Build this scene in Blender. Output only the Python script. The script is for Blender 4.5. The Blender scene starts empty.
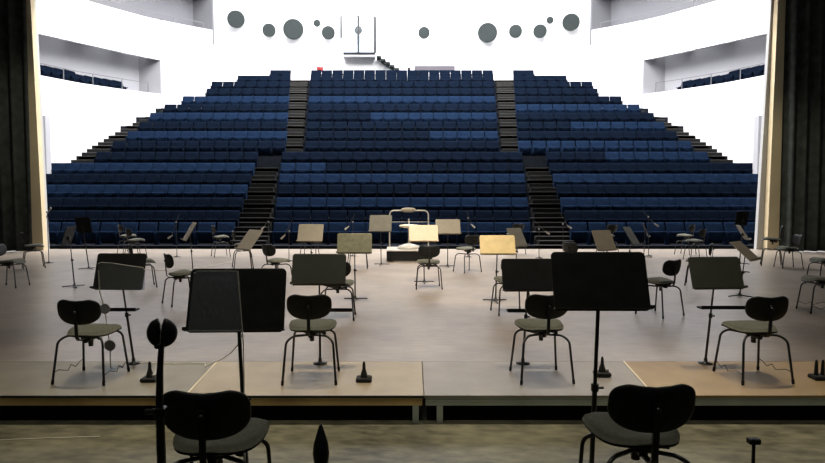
import bpy, math, random
from mathutils import Vector, Matrix
random.seed(7)
sc = bpy.context.scene
col = sc.collection
F, VPX, CX, CY, HOR, ZC = 610.0, 402.0, 412.5, 231.5, 200.0, 1.75
PITCH = math.atan((CY - HOR) / F)
cp, sp = math.cos(PITCH), math.sin(PITCH)
FG = -0.25                                   # level of the floor nearest the camera


def ray(px, py):
    xr, yr = (px - VPX) / F, (CY - py) / F
    return Vector((xr, cp + yr * sp, -sp + yr * cp))


def at(px, py, Y):                           # world point at depth Y along a sight line of the photograph
    d = ray(px, py)
    return Vector((0, 0, ZC)) + d * (Y / d.y)


def on(px, py, z=0.0):                       # world point at height z
    d = ray(px, py)
    return Vector((0, 0, ZC)) + d * ((z - ZC) / d.z)


# ------------------------------------------------------------------ materials
def mat(name, color, rough=0.6, metal=0.0, spec=0.5, noise=None, bump=None):
    m = bpy.data.materials.new(name)
    m.use_nodes = True
    nt = m.node_tree
    b = nt.nodes['Principled BSDF']
    b.inputs['Base Color'].default_value = (*color, 1)
    b.inputs['Roughness'].default_value = rough
    b.inputs['Metallic'].default_value = metal
    b.inputs['Specular IOR Level'].default_value = spec
    if noise:
        scale, amt = noise[0], noise[1]
        tc = nt.nodes.new('ShaderNodeTexCoord')
        n = nt.nodes.new('ShaderNodeTexNoise')
        n.inputs['Scale'].default_value = scale
        n.inputs['Detail'].default_value = 6
        nt.links.new(tc.outputs['Object'], n.inputs['Vector'])
        r = nt.nodes.new('ShaderNodeMapRange')
        r.inputs['From Min'].default_value = 0.3
        r.inputs['From Max'].default_value = 0.7
        r.inputs['To Min'].default_value = 1 - amt
        r.inputs['To Max'].default_value = 1 + amt
        nt.links.new(n.outputs['Fac'], r.inputs['Value'])
        mx = nt.nodes.new('ShaderNodeVectorMath')
        mx.operation = 'SCALE'
        mx.inputs[0].default_value = color
        nt.links.new(r.outputs['Result'], mx.inputs['Scale'])
        nt.links.new(mx.outputs['Vector'], b.inputs['Base Color'])
        if bump:
            bp = nt.nodes.new('ShaderNodeBump')
            bp.inputs['Strength'].default_value = bump
            bp.inputs['Distance'].default_value = 0.01
            nt.links.new(n.outputs['Fac'], bp.inputs['Height'])
            nt.links.new(bp.outputs['Normal'], b.inputs['Normal'])
    return m


def plank_mat(name, c1, c2, seam, rough, bw, bh, rotz, noise_amt=0.25, spec=0.5, mortar=0.006, grain=(1.5, 22)):
    m = bpy.data.materials.new(name)
    m.use_nodes = True
    nt = m.node_tree
    b = nt.nodes['Principled BSDF']
    b.inputs['Specular IOR Level'].default_value = spec
    tc = nt.nodes.new('ShaderNodeTexCoord')
    mp = nt.nodes.new('ShaderNodeMapping')
    mp.inputs['Rotation'].default_value[2] = rotz
    nt.links.new(tc.outputs['Object'], mp.inputs['Vector'])
    br = nt.nodes.new('ShaderNodeTexBrick')
    br.inputs['Color1'].default_value = (*c1, 1)
    br.inputs['Color2'].default_value = (*c2, 1)
    br.inputs['Mortar'].default_value = (*seam, 1)
    br.inputs['Scale'].default_value = 1
    br.inputs['Mortar Size'].default_value = mortar
    br.inputs['Brick Width'].default_value = bw
    br.inputs['Row Height'].default_value = bh
    nt.links.new(mp.outputs['Vector'], br.inputs['Vector'])
    n1 = nt.nodes.new('ShaderNodeTexNoise')
    n1.inputs['Scale'].default_value = 1.1
    n1.inputs['Detail'].default_value = 8
    n1.inputs['Roughness'].default_value = 0.65
    nt.links.new(tc.outputs['Object'], n1.inputs['Vector'])
    mp2 = nt.nodes.new('ShaderNodeMapping')
    mp2.inputs['Scale'].default_value = (grain[0], grain[1], 1)
    nt.links.new(mp.outputs['Vector'], mp2.inputs['Vector'])
    n2 = nt.nodes.new('ShaderNodeTexNoise')
    n2.inputs['Scale'].default_value = 2.0
    n2.inputs['Detail'].default_value = 5
    nt.links.new(mp2.outputs['Vector'], n2.inputs['Vector'])
    ad = nt.nodes.new('ShaderNodeMath')
    ad.operation = 'ADD'
    nt.links.new(n1.outputs['Fac'], ad.inputs[0])
    nt.links.new(n2.outputs['Fac'], ad.inputs[1])
    r = nt.nodes.new('ShaderNodeMapRange')
    r.inputs['From Min'].default_value = 0.7
    r.inputs['From Max'].default_value = 1.3
    r.inputs['To Min'].default_value = 1 - noise_amt
    r.inputs['To Max'].default_value = 1 + noise_amt
    nt.links.new(ad.outputs['Value'], r.inputs['Value'])
    mx = nt.nodes.new('ShaderNodeVectorMath')
    mx.operation = 'SCALE'
    nt.links.new(br.outputs['Color'], mx.inputs[0])
    nt.links.new(r.outputs['Result'], mx.inputs['Scale'])
    nt.links.new(mx.outputs['Vector'], b.inputs['Base Color'])
    rr = nt.nodes.new('ShaderNodeMapRange')
    rr.inputs['From Min'].default_value = 0.3
    rr.inputs['From Max'].default_value = 0.7
    rr.inputs['To Min'].default_value = rough - 0.08
    rr.inputs['To Max'].default_value = rough + 0.1
    nt.links.new(n1.outputs['Fac'], rr.inputs['Value'])
    b.inputs['Roughness'].default_value = rough
    return m


def glass_mat(name, tint=(0.9, 0.95, 1.0), amount=0.2):
    m = bpy.data.materials.new(name)
    m.use_nodes = True
    nt = m.node_tree
    nt.nodes.remove(nt.nodes['Principled BSDF'])
    out = nt.nodes['Material Output']
    tr = nt.nodes.new('ShaderNodeBsdfTransparent')
    tr.inputs['Color'].default_value = (*tint, 1)
    gl = nt.nodes.new('ShaderNodeBsdfGlossy')
    gl.inputs['Roughness'].default_value = 0.15
    df = nt.nodes.new('ShaderNodeBsdfDiffuse')
    df.inputs['Color'].default_value = (0.7, 0.72, 0.72, 1)
    m1 = nt.nodes.new('ShaderNodeMixShader')
    m1.inputs['Fac'].default_value = 0.7
    nt.links.new(gl.outputs[0], m1.inputs[1])
    nt.links.new(df.outputs[0], m1.inputs[2])
    n = nt.nodes.new('ShaderNodeTexNoise')       # smears and scratches on the acrylic
    n.inputs['Scale'].default_value = 18
    n.inputs['Detail'].default_value = 5
    r = nt.nodes.new('ShaderNodeMapRange')
    r.inputs['From Min'].default_value = 0.35
    r.inputs['From Max'].default_value = 0.75
    r.inputs['To Min'].default_value = amount * 0.6
    r.inputs['To Max'].default_value = amount * 1.6
    nt.links.new(n.outputs['Fac'], r.inputs['Value'])
    m2 = nt.nodes.new('ShaderNodeMixShader')
    nt.links.new(r.outputs['Result'], m2.inputs['Fac'])
    nt.links.new(tr.outputs[0], m2.inputs[1])
    nt.links.new(m1.outputs[0], m2.inputs[2])
    nt.links.new(m2.outputs[0], out.inputs['Surface'])
    return m


M = {
    'stage': plank_mat('stage_floor_boards', (0.235, 0.196, 0.158), (0.26, 0.217, 0.176), (0.232, 0.194, 0.157), 0.34, 2.4, 0.6, 0.0, 0.34, 0.5, mortar=0.0),
    'fgfloor': plank_mat('rear_stage_boards', (0.165, 0.157, 0.104), (0.18, 0.17, 0.112), (0.175, 0.164, 0.107), 0.5, 1.6, 0.28, 0.12, 0.6, grain=(3, 7)),
    'plat_grey': mat('platform_top_grey', (0.29, 0.262, 0.232), 0.45, noise=(3, 0.12)),
    'plat_tan': mat('platform_top_tan', (0.37, 0.30, 0.20), 0.45, noise=(3, 0.12)),
    'plat_olive': mat('platform_top_olive', (0.225, 0.20, 0.145), 0.45, noise=(3, 0.15)),
    'plat_orange': mat('platform_top_orange_tan', (0.35, 0.245, 0.125), 0.5, noise=(3, 0.12)),
    'alu': mat('dull_aluminium', (0.46, 0.52, 0.49), 0.42, 0.3, noise=(2, 0.25)),
    'brass_edge': mat('dull_brass_edge', (0.58, 0.43, 0.2), 0.38, 0.3, noise=(1.5, 0.4)),
    'black': mat('black_plastic', (0.008, 0.009, 0.010), 0.45),
    'black_ply': mat('black_stained_plywood', (0.011, 0.013, 0.013), 0.5, spec=0.35, noise=(20, 0.3)),
    'black_tube': mat('black_lacquered_tube', (0.012, 0.013, 0.014), 0.32, spec=0.6),
    'fabric': mat('grey_seat_fabric', (0.115, 0.118, 0.09), 0.9, noise=(60, 0.2), bump=0.3),
    'rubber': mat('black_rubber', (0.01, 0.01, 0.01), 0.8),
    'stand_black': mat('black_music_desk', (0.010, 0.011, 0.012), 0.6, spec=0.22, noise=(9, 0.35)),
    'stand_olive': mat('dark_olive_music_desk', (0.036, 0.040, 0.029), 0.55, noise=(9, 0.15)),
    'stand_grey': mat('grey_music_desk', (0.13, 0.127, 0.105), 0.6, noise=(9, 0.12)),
    'stand_beige': mat('lit_beige_music_desk', (0.25, 0.228, 0.18), 0.6, noise=(9, 0.1)),  # rear desks share one dark paint; strong light is coloured in
    'stand_cream': mat('lit_cream_music_desk', (0.62, 0.54, 0.40), 0.6, noise=(9, 0.06)),  # brightest-lit desk, with the light put into its colour
    'stand_warm_lit': mat('warm_lit_music_desk', (0.50, 0.40, 0.20), 0.45, noise=(7, 0.14)),  # warm light painted into the desk colour
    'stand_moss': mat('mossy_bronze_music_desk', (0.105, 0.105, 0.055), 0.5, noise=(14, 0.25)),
    'chrome': mat('steel', (0.55, 0.55, 0.54), 0.3, 0.9),
    'white_paint': mat('white_painted_steel', (0.36, 0.345, 0.315), 0.4),
    'white': mat('white_wall_paint', (0.86, 0.86, 0.88), 0.85),
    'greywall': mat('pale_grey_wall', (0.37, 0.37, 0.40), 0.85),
    'seat_lit': mat('lit_navy_velour', (0.0072, 0.0165, 0.040), 1.0, spec=0.03, noise=(8, 0.25)),  # same navy fabric as below, lightened to paint in the lit rows
    'seat_b': mat('shaded_navy_velour', (0.0031, 0.0064, 0.0145), 1.0, spec=0.03, noise=(8, 0.25)),  # darker copy of the navy fabric for rows in less light
    'tier': mat('dark_tier_carpet', (0.012, 0.015, 0.021), 0.95, spec=0.1, noise=(6, 0.2)),
    'step': mat('dark_stair_carpet', (0.022, 0.023, 0.024), 0.9, spec=0.1),
    'nosing': mat('stair_nosing', (0.13, 0.125, 0.115), 0.4, 0.3),
    'curtain': mat('black_stage_drape', (0.06, 0.07, 0.068), 0.95, spec=0.1, noise=(4, 0.3)),
    'cream': mat('cream_proscenium', (0.60, 0.50, 0.32), 0.8, noise=(1.2, 0.08)),
    'cream_grey': mat('grey_proscenium_reveal', (0.42, 0.42, 0.42), 0.8),
    'rail': mat('dull_steel_rail', (0.16, 0.16, 0.17), 0.6),
    'gallery': mat('shaded_gallery_wall', (0.15, 0.15, 0.165), 0.85),  # shade of the upper recess put into a darker wall colour
    'disc': mat('slate_acoustic_felt', (0.036, 0.043, 0.043), 0.95, spec=0.1, noise=(25, 0.2)),
    'disc_rim': mat('pale_disc_rim', (0.16, 0.18, 0.17), 0.8),
    'red': mat('red_plastic', (0.35, 0.03, 0.03), 0.5),
    'lilac': mat('lilac_grey_panel', (0.10, 0.092, 0.11), 0.8),
    'acrylic': glass_mat('clear_acrylic', amount=0.2),
    'pane': glass_mat('clear_glass_pane', amount=0.06),
    'tape': mat('pale_floor_tape', (0.8, 0.72, 0.55), 0.7),
    'cable': mat('pale_cable', (0.8, 0.76, 0.66), 0.6),
    'black_void': mat('black_void_skirt', (0.006, 0.006, 0.007), 0.95, spec=0.05),
}


# ------------------------------------------------------------------ mesh builder
class MB:
    def __init__(self):
        self.v, self.f, self.s, self.m = [], [], [], []

    def add(self, vs, fs, smooth=False, mi=0, mtx=None):
        o = len(self.v)
        for p in vs:
            p = Vector(p)
            if mtx is not None:
                p = mtx @ p
            self.v.append(p)
        for f in fs:
            self.f.append([o + i for i in f])
            self.s.append(smooth)
            self.m.append(mi)
        return self

    def box(self, c, s, mtx=None, mi=0, bev=0.0):
        hx, hy, hz = s[0] / 2, s[1] / 2, s[2] / 2
        if bev <= 0:
            vs = [(c[0] + a * hx, c[1] + b * hy, c[2] + d * hz) for d in (-1, 1) for a, b in ((-1, -1), (1, -1), (1, 1), (-1, 1))]
            self.add(vs, [(3, 2, 1, 0), (4, 5, 6, 7), (0, 1, 5, 4), (1, 2, 6, 5), (2, 3, 7, 6), (3, 0, 4, 7)], False, mi, mtx)
        else:
            rings = []
            for z, k in ((-hz, bev), (-hz + bev, 0), (hz - bev, 0), (hz, bev)):
                x, y, e = hx - k, hy - k, bev
                rings.append([(c[0] + a, c[1] + b, c[2] + z) for a, b in
                              ((-x + e, -y), (x - e, -y), (x, -y + e), (x, y - e), (x - e, y), (-x + e, y), (-x, y - e), (-x, -y + e))])
            vs = [p for r in rings for p in r]
            fs = [tuple(range(7, -1, -1)), tuple(range(24, 32))]
            for r in range(3):
                for i in range(8):
                    j = (i + 1) % 8
                    fs.append((r * 8 + i, r * 8 + j, r * 8 + 8 + j, r * 8 + 8 + i))
            self.add(vs, fs, False, mi, mtx)
        return self

    def tube(self, pts, r, n=8, mi=0, mtx=None):
        pts = [Vector(p) for p in pts]
        rs = r if isinstance(r, (list, tuple)) else [r] * len(pts)
        vs, fs = [], []
        prev = None
        for i, p in enumerate(pts):
            if i == 0:
                t = pts[1] - p
            elif i == len(pts) - 1:
                t = p - pts[i - 1]
            else:
                t = (pts[i + 1] - p).normalized() + (p - pts[i - 1]).normalized()
            t.normalize()
            if prev is None:
                a = Vector((0, 0, 1)) if abs(t.z) < 0.9 else Vector((1, 0, 0))
                u = t.cross(a).normalized()
            else:
                u = (prev - t * prev.dot(t)).normalized()
            prev = u
            w = t.cross(u)
            for k in range(n):
                a = 2 * math.pi * k / n
                vs.append(p + (u * math.cos(a) + w * math.sin(a)) * rs[i])
        for i in range(len(pts) - 1):
            for k in range(n):
                j = (k + 1) % n
                fs.append((i * n + k, i * n + j, (i + 1) * n + j, (i + 1) * n + k))
        self.add(vs, fs, True, mi, mtx)
        L = (len(pts) - 1) * n
        self.add(vs[:n], [tuple(range(n - 1, -1, -1))], False, mi, mtx)
        self.add(vs[L:], [tuple(range(n))], False, mi, mtx)
        return self

    def lathe(self, prof, n=20, mi=0, mtx=None, smooth=True):
        vs, fs = [], []
        for r, z in prof:
            for k in range(n):
                a = 2 * math.pi * k / n
                vs.append((r * math.cos(a), r * math.sin(a), z))
        for i in range(len(prof) - 1):
            for k in range(n):
                j = (k + 1) % n
                fs.append((i * n + k, i * n + j, (i + 1) * n + j, (i + 1) * n + k))
        self.add(vs, fs, smooth, mi, mtx)
        self.add(vs[:n], [tuple(range(n - 1, -1, -1))], False, mi, mtx)
        self.add(vs[-n:], [tuple(range(n))], False, mi, mtx)
        return self

    def pillow(self, outline, top, bot, fn, mi=0, mtx=None, smooth=True):
        """rings of an outline scaled towards its middle; top/bot: lists of (scale, height) from middle to rim"""
        n = len(outline)
        vs, fs = [], []

        def side(prof, flip):
            base = len(vs)
            vs.append(fn(0, 0, prof[0][1]))
            for s, h in prof[1:]:
                for (x, y) in outline:
                    vs.append(fn(x * s, y * s, h))
            for k in range(n):
                j = (k + 1) % n
                f = (base, base + 1 + k, base + 1 + j)
                fs.append(f[::-1] if flip else f)
            for r in range(len(prof) - 2):
                a, b = base + 1 + r * n, base + 1 + (r + 1) * n
                for k in range(n):
                    j = (k + 1) % n
                    f = (a + k, b + k, b + j, a + j)
                    fs.append(f[::-1] if flip else f)
            return base + 1 + (len(prof) - 2) * n
        a = side(top, False)
        b = side(bot, True)
        for k in range(n):
            j = (k + 1) % n
            fs.append((a + k, b + k, b + j, a + j))
        self.add(vs, fs, smooth, mi, mtx)
        return self

    def build(self, name, mats, parent=None, loc=None, rotz=0.0):
        me = bpy.data.meshes.new(name)
        me.from_pydata([tuple(p) for p in self.v], [], self.f)
        for p, s, mi in zip(me.polygons, self.s, self.m):
            p.use_smooth = s
            p.material_index = mi
        for mm in (mats if isinstance(mats, (list, tuple)) else [mats]):
            me.materials.append(mm)
        me.update()
        o = bpy.data.objects.new(name, me)
        col.objects.link(o)
        if parent:
            o.parent = parent
        if loc is not None:
            o.location = loc
        o.rotation_euler.z = rotz
        return o


def tag(o, label=None, cat=None, group=None, kind=None):
    if label:
        o['label'] = label
    if cat:
        o['category'] = cat
    if group:
        o['group'] = group
    if kind:
        o['kind'] = kind
    return o


def empty(name, loc, rz=0.0):
    o = bpy.data.objects.new(name, None)
    o.empty_display_size = 0.1
    o.location = loc
    o.rotation_euler.z = rz
    col.objects.link(o)
    return o


def copy_tree(o, parent=None):
    c = o.copy()
    col.objects.link(c)
    if parent:
        c.parent = parent
    for ch in [x for x in o.children]:
        copy_tree(ch, c)
    return c


def superellipse(a, b, e, n=40):
    pts = []
    for k in range(n):
        t = 2 * math.pi * k / n
        c, s = math.cos(t), math.sin(t)
        pts.append((a * math.copysign(abs(c) ** (2 / e), c), b * math.copysign(abs(s) ** (2 / e), s)))
    return pts


def rrect(w, h, r, n=5):
    pts = []
    for cx_, cy_, a0 in ((w / 2 - r, h / 2 - r, 0), (-w / 2 + r, h / 2 - r, 90), (-w / 2 + r, -h / 2 + r, 180), (w / 2 - r, -h / 2 + r, 270)):
        for k in range(n):
            a = math.radians(a0 + 90 * k / (n - 1))
            pts.append((cx_ + r * math.cos(a), cy_ + r * math.sin(a)))
    return pts


def interp(tab, x):
    if x <= tab[0][0]:
        (x0, y0), (x1, y1) = tab[0], tab[1]
    elif x >= tab[-1][0]:
        (x0, y0), (x1, y1) = tab[-2], tab[-1]
    else:
        for (x0, y0), (x1, y1) in zip(tab, tab[1:]):
            if x0 <= x <= x1:
                break
    return y0 + (y1 - y0) * (x - x0) / (x1 - x0)


# ------------------------------------------------------------------ setting: floors
EDGE_Y, SEAM_Y = on(402, 395.5).y, on(402, 361.3).y
STAGE_END = 21.75
b = MB().box((0, (SEAM_Y + STAGE_END) / 2, -0.6), (44, STAGE_END - SEAM_Y, 1.2))
tag(b.build('floor', M['stage']), kind='structure')
b = MB().box((0, 1.8, FG - 0.1), (30, 2 * (SEAM_Y - 1.8), 0.2))
tag(b.build('floor', M['fgfloor']), kind='structure')
b = MB().box((0, STAGE_END + 3.5, -1.65), (44, 7, 0.1))
tag(b.build('floor', M['tier']), kind='structure')

# the row of low podium platforms the near chairs stand on
seams_top = [on(-160, 375), (on(189, 392), on(216, 363)), (on(424, 396), on(422, 361)), (on(652, 393), on(624, 362))]


def seam_x(i, y):
    if i == 0:
        return -9.0
    if i == 4:
        return 9.5
    a, c = seams_top[i]
    return a.x + (c.x - a.x) * (y - a.y) / (c.y - a.y)


plat_specs = [('plat_olive', 'brass_edge', 'olive-grey podium platform under the leftmost chair of the near row', 0.0),
              ('plat_tan', 'brass_edge', 'tan podium platform under the second chair from the left of the near row', 0.0),
              ('plat_grey', 'alu', 'grey podium platform under the chair right of the middle seam', 0.004),
              ('plat_orange', 'alu', 'orange-tan podium platform at the right, under the rightmost near chair', 0.0)]
for i, (mt, em, lab, dz) in enumerate(plat_specs):
    g = 0.004
    y0, y1 = EDGE_Y, SEAM_Y - 0.006
    q = [(seam_x(i, y0) + g, y0), (seam_x(i + 1, y0) - g, y0), (seam_x(i + 1, y1) - g, y1), (seam_x(i, y1) + g, y1)]
    cx_ = (q[0][0] + q[1][0]) / 2
    root = empty('podium_platform', (cx_, (y0 + y1) / 2, FG))
    tag(root, lab, 'podium platform', 'podium platforms in the near row')
    off = Vector((cx_, (y0 + y1) / 2, FG))
    d = MB()
    vs = [Vector((x, y, z)) - off for z in (-0.022, 0.0) for x, y in q]
    d.add(vs, [(3, 2, 1, 0), (4, 5, 6, 7), (0, 1, 5, 4), (1, 2, 6, 5), (2, 3, 7, 6), (3, 0, 4, 7)])
    d.build('platform_top', M[mt], root)
    fr = MB()
    xm, L = (q[0][0] + q[1][0]) / 2 - off.x, (q[1][0] - q[0][0])
    hz = 0.075
    fr.box((xm, y0 + 0.03 - off.y, -0.023 - hz / 2 - off.z), (L - 0.02, 0.035, hz), bev=0.004)
    fr.box((xm, y0 + 0.022 - off.y, -0.05 - off.z), (L - 0.02, 0.03, 0.012))
    fr.build('edge_rail', M[em], root)
    if i < 2:
        MB().box((xm, y0 - 0.004 - off.y, -0.011 - off.z), (L, 0.008, 0.021)).build('edge_trim', M['black'], root)
    for lx in (q[0][0] + 0.14, q[1][0] - 0.07):
        lg = MB().box((lx - off.x, y0 + 0.04 - off.y, (FG - 0.098) / 2 - off.z), (0.055, 0.055, -FG - 0.098))
        lg.build('leg', M['alu'], root)
    sk = MB().box((xm, y0 + 0.075 - off.y, (FG - 0.03) / 2 - off.z), (L - 0.05, 0.02, -FG - 0.03))
    sk.build('skirt', M['black_void'], root)  # skirt kept black to stand for the shade in the void beneath

# pale tape along the seams
for i in (1, 3):
    a, c = seams_top[i]
    dirv = (c - a).normalized()
    n = Vector((-dirv.y, dirv.x, 0)) * 0.009
    y_lo, y_hi = EDGE_Y + 0.02, SEAM_Y - 0.02
    p, q = Vector((seam_x(i, y_lo), y_lo, 0.0055)), Vector((seam_x(i, y_hi), y_hi, 0.0055))
    t = MB().add([p - n, p + n, q + n, q - n, p - n - Vector((0, 0, .001)), p + n - Vector((0, 0, .001)), q + n - Vector((0, 0, .001)), q - n - Vector((0, 0, .001))],
                 [(0, 1, 2, 3), (7, 6, 5, 4), (4, 5, 1, 0), (5, 6, 2, 1), (6, 7, 3, 2), (7, 4, 0, 3)])
    o = t.build('floor_tape', M['tape'])
    tag(o, 'pale tape strip over the slanting seam %s' % ('left of the second near chair' if i == 1 else 'behind the big black desk at right'), 'tape', 'tape strips on the platforms')

# ------------------------------------------------------------------ auditorium: tiers, stairs, seats
ROWY = [None, 223, 211, 198, 185, 174, 163, 151.8, 140.8, 131, 121.6, 112.4, 104, 95.8, 88, 81, 75, 69.6]
NR = 17


def rowD(k):
    return 23.0 + 1.15 * k


ROWTOP = [0.0] + [at(402, ROWY[k], rowD(k)).z for k in range(1, NR + 1)]
SEAT_H, PITCH_X = 0.86, 0.72
tierz = [0.0] + [ROWTOP[k] - SEAT_H for k in range(1, NR + 1)]
OUT = {13: 13.6, 14: 12.5, 15: 12.5, 16: 11.0, 17: 8.9}     # half width of the seats


def half(k):
    if k in OUT:
        return OUT[k]
    D = rowD(k)
    if k <= 5:
        return min(17.0, 364 * D / F)
    return interp([(6, 16.95), (7, 15.6), (9, 15.0), (11, 14.7), (12, 14.3)], k)


def aisle(k):                                               # inner and outer edge of the stairs at this row
    D = rowD(k)
    y = ROWY[k]
    if k >= 8:
        a, c = interp([(72, 91), (157, 99)], y), interp([(72, 110), (157, 116)], y)
    else:
        a, c = interp([(160, 122), (225, 131)], y), interp([(160, 146), (225, 168)], y)
    return a * D / F, c * D / F


b = MB()
for k in range(1, NR + 1):
    D = rowD(k)
    y0 = D - 0.62
    y1 = D + 0.53 if k < NR else D + 3.0
    w = min(17.1, 372 * D / F) if k <= 6 else min(17.0, half(k) + 1.35)
    if k > 13:
        w = half(k) + 0.02
    if k == NR:
        w = 10.8
    zb = -1.6
    b.box((0, (y0 + y1) / 2, (tierz[k] + zb) / 2), (2 * w, y1 - y0, tierz[k] - zb))
tag(b.build('floor_tiers', M['tier']), kind='structure')


def step_flight(rows, edges, name):
    b = MB()
    for k in rows:
        dz = tierz[k] - tierz[k - 1] if k > 1 else 0.5
        for h in (0, 1, 2):
            z = tierz[k] - dz * (2 - h) / 3.0
            yy = rowD(k) - 0.62 - 0.383 * (2 - h) + 0.0
            x0, x1 = edges(k, h)
            b.box(((x0 + x1) / 2, yy + 0.3, z - 0.15), (x1 - x0, 0.6, 0.34), mi=0)
            b.box(((x0 + x1) / 2, yy + 0.0, z + 0.014), (x1 - x0 - 0.04, 0.035, 0.022), mi=1)
    return tag(b.build(name, [M['step'], M['nosing']]), kind='structure')


for s in (-1, 1):
    def ed(k, h, s=s):
        a, c = aisle(k)
        return (a, c) if s > 0 else (-c, -a)
    step_flight(range(1, 8), ed, 'trim_stairs')
    step_flight(range(8, NR + 1), ed, 'trim_stairs')

    def ed2(k, h, s=s):
        a = half(k) + 0.05
        c = interp([(7, 17.0), (9, 16.55), (11, 15.75), (12, 15.1), (13, 14.3)], k - 0.33 * (2 - h))
        return (a, c) if s > 0 else (-c, -a)
    step_flight(range(7, 14), ed2, 'trim_stairs')


def seat_mesh():
    b = MB()
    out = rrect(0.712, 0.52, 0.03, 4)
    t = math.radians(24)

    def fb(x, y, h):
        yy = 0.62 + y
        return (x, 0.10 + (yy - 0.36) * math.tan(t) * 0.8 - h - 0.12 * x * x, yy)
    b.pillow(out, [(0, .035), (.7, .033), (.93, .02), (1, 0.005)], [(0, -.05), (.9, -.05), (1, -.03)], fb, 0)
    out2 = rrect(0.60, 0.42, 0.06, 4)

    def fs_(x, y, h):
        yy = 0.33 + y
        return (x, -0.04 - h + (0.33 - yy) * 0.30, yy)
    b.pillow(out2, [(0, .05), (.8, .045), (1, 0.0)], [(0, -.05), (.9, -.05), (1, -.03)], fs_, 0)
    for sx in (-1, 1):
        b.box((sx * 0.335, -0.02, 0.50), (0.04, 0.30, 0.04), mi=1)
        b.box((sx * 0.335, 0.05, 0.25), (0.04, 0.22, 0.5), mi=1)
    return b


MESHCACHE = {}
proto = seat_mesh()
for key in ('seat_lit', 'seat_b'):
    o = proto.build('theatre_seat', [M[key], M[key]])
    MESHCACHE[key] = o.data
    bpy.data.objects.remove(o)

# where every seat stands
allseats = []
for k in range(1, NR + 1):
    D = rowD(k)
    a, c = aisle(k)
    hw = half(k)
    blocks = []
    n = int((2 * a - 0.04) / PITCH_X)
    q = (2 * a - 0.04) / n
    blocks.append(('centre', [(-(n - 1) / 2 + i) * q for i in range(n)]))
    hc = c + 0.03
    if k == NR:
        hw = hc + 2 * PITCH_X
    n = int((hw - hc) / PITCH_X + (0.8 if 1 < k < 7 else 0.2))
    q = max(PITCH_X - 0.003, (hw - hc) / n)
    blocks.append(('left', [-(hc + (i + .5) * q) for i in range(n)]))
    blocks.append(('right', [hc + (i + .5) * q for i in range(n)]))
    for nm, xs in blocks:
        for x in xs:
            # seats that stand behind the proscenium pillars are not seen
            px = VPX + x / D * F
            if px < 36 or px > 768:
                continue
            allseats.append((k, nm, x, D))
LIT_ROWS = {'left': (1, 4, 6, 9, 11, 13), 'centre': (1, 3, 5, 13), 'right': (1, 3, 5, 8, 12)}  # row blocks painted in the lighter tone as if lit


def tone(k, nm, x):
    if k in LIT_ROWS[nm]:
        return 'seat_lit'
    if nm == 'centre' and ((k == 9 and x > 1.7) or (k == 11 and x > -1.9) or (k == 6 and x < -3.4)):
        return 'seat_lit'
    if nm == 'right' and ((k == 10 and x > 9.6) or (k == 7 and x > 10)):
        return 'seat_lit'
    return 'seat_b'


ORD = ['', 'front', 'second', 'third', 'fourth', 'fifth', 'sixth', 'seventh', 'eighth', 'ninth', 'tenth', 'eleventh', 'twelfth']
NBAL = 11
NIND = 300 - 2 * NBAL
rest = MB()
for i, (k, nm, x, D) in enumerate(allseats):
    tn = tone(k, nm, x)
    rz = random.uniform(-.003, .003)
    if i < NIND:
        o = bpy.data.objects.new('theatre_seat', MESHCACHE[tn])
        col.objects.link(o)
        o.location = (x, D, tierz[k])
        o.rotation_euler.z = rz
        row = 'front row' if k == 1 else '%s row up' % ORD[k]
        shade = 'navy' if tn == 'seat_lit' else 'shade-toned navy'
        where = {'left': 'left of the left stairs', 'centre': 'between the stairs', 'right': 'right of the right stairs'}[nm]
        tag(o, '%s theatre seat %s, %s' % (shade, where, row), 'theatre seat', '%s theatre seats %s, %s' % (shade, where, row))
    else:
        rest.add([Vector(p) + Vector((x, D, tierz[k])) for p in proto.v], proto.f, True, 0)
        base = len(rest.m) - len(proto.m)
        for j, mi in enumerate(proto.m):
            rest.m[base + j] = (0 if tn == 'seat_lit' else 1)
o = rest.build('theatre_seats', [M['seat_lit'], M['seat_b'], M['black']])
tag(o, 'upper rows of navy theatre seats rising to the white back wall', 'theatre seats', kind='stuff')

# ------------------------------------------------------------------ auditorium walls
WX = [(20, 18.3), (28, 17.85), (30, 17.75), (32, 17.45), (34, 16.95), (36, 16.3), (39, 15.25), (41, 14.65), (43, 13.95), (45.5, 13.4)]
BACK = 45.5
T_BOT = [(36, 74.5), (80, 83), (135, 91), (160, 94)]
T_TOP = [(36, 33), (85, 44), (130, 54), (160, 60)]
T_UP = [(36, -14), (85, 0), (115, 8.5), (146, 17), (177, 23.5), (212, 30)]
TOPZ = 23.0


def wall_px(D, y):
    depth = D * (cp - (HOR - y) / F * sp)
    return VPX - interp(WX, D) / depth * F


def findD(px, y=60):
    lo, hi = 20.0, 45.5
    for _ in range(50):
        m = (lo + hi) / 2
        if wall_px(m, y) < px:
            lo = m
        else:
            hi = m
    return lo


D1, D2 = findD(160.5, 78), findD(212, 15)


def zat(tab, D):
    y = 60.0
    for _ in range(6):
        px = wall_px(D, y)
        y = interp(tab, px)
    return at(px, y, D).z


def strip(b, Ds, x_in, x_out, z0, z1, s, mi=0):
    """closed solid following the curved side wall; x_in/x_out/z0/z1 are functions of D"""
    n = len(Ds)
    vs = []
    for D in Ds:
        vs += [(s * x_in(D), D, z0(D)), (s * x_out(D), D, z0(D)), (s * x_out(D), D, z1(D)), (s * x_in(D), D, z1(D))]
    fs = []
    for i in range(n - 1):
        for k in range(4):
            j = (k + 1) % 4
            f = (i * 4 + k, i * 4 + j, i * 4 + 4 + j, i * 4 + 4 + k)
            fs.append(f if s < 0 else f[::-1])
    fs += [(3, 2, 1, 0) if s < 0 else (0, 1, 2, 3), tuple(range(4 * n - 4, 4 * n)) if s < 0 else tuple(range(4 * n - 1, 4 * n - 5, -1))]
    b.add(vs, fs, False, mi)


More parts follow.
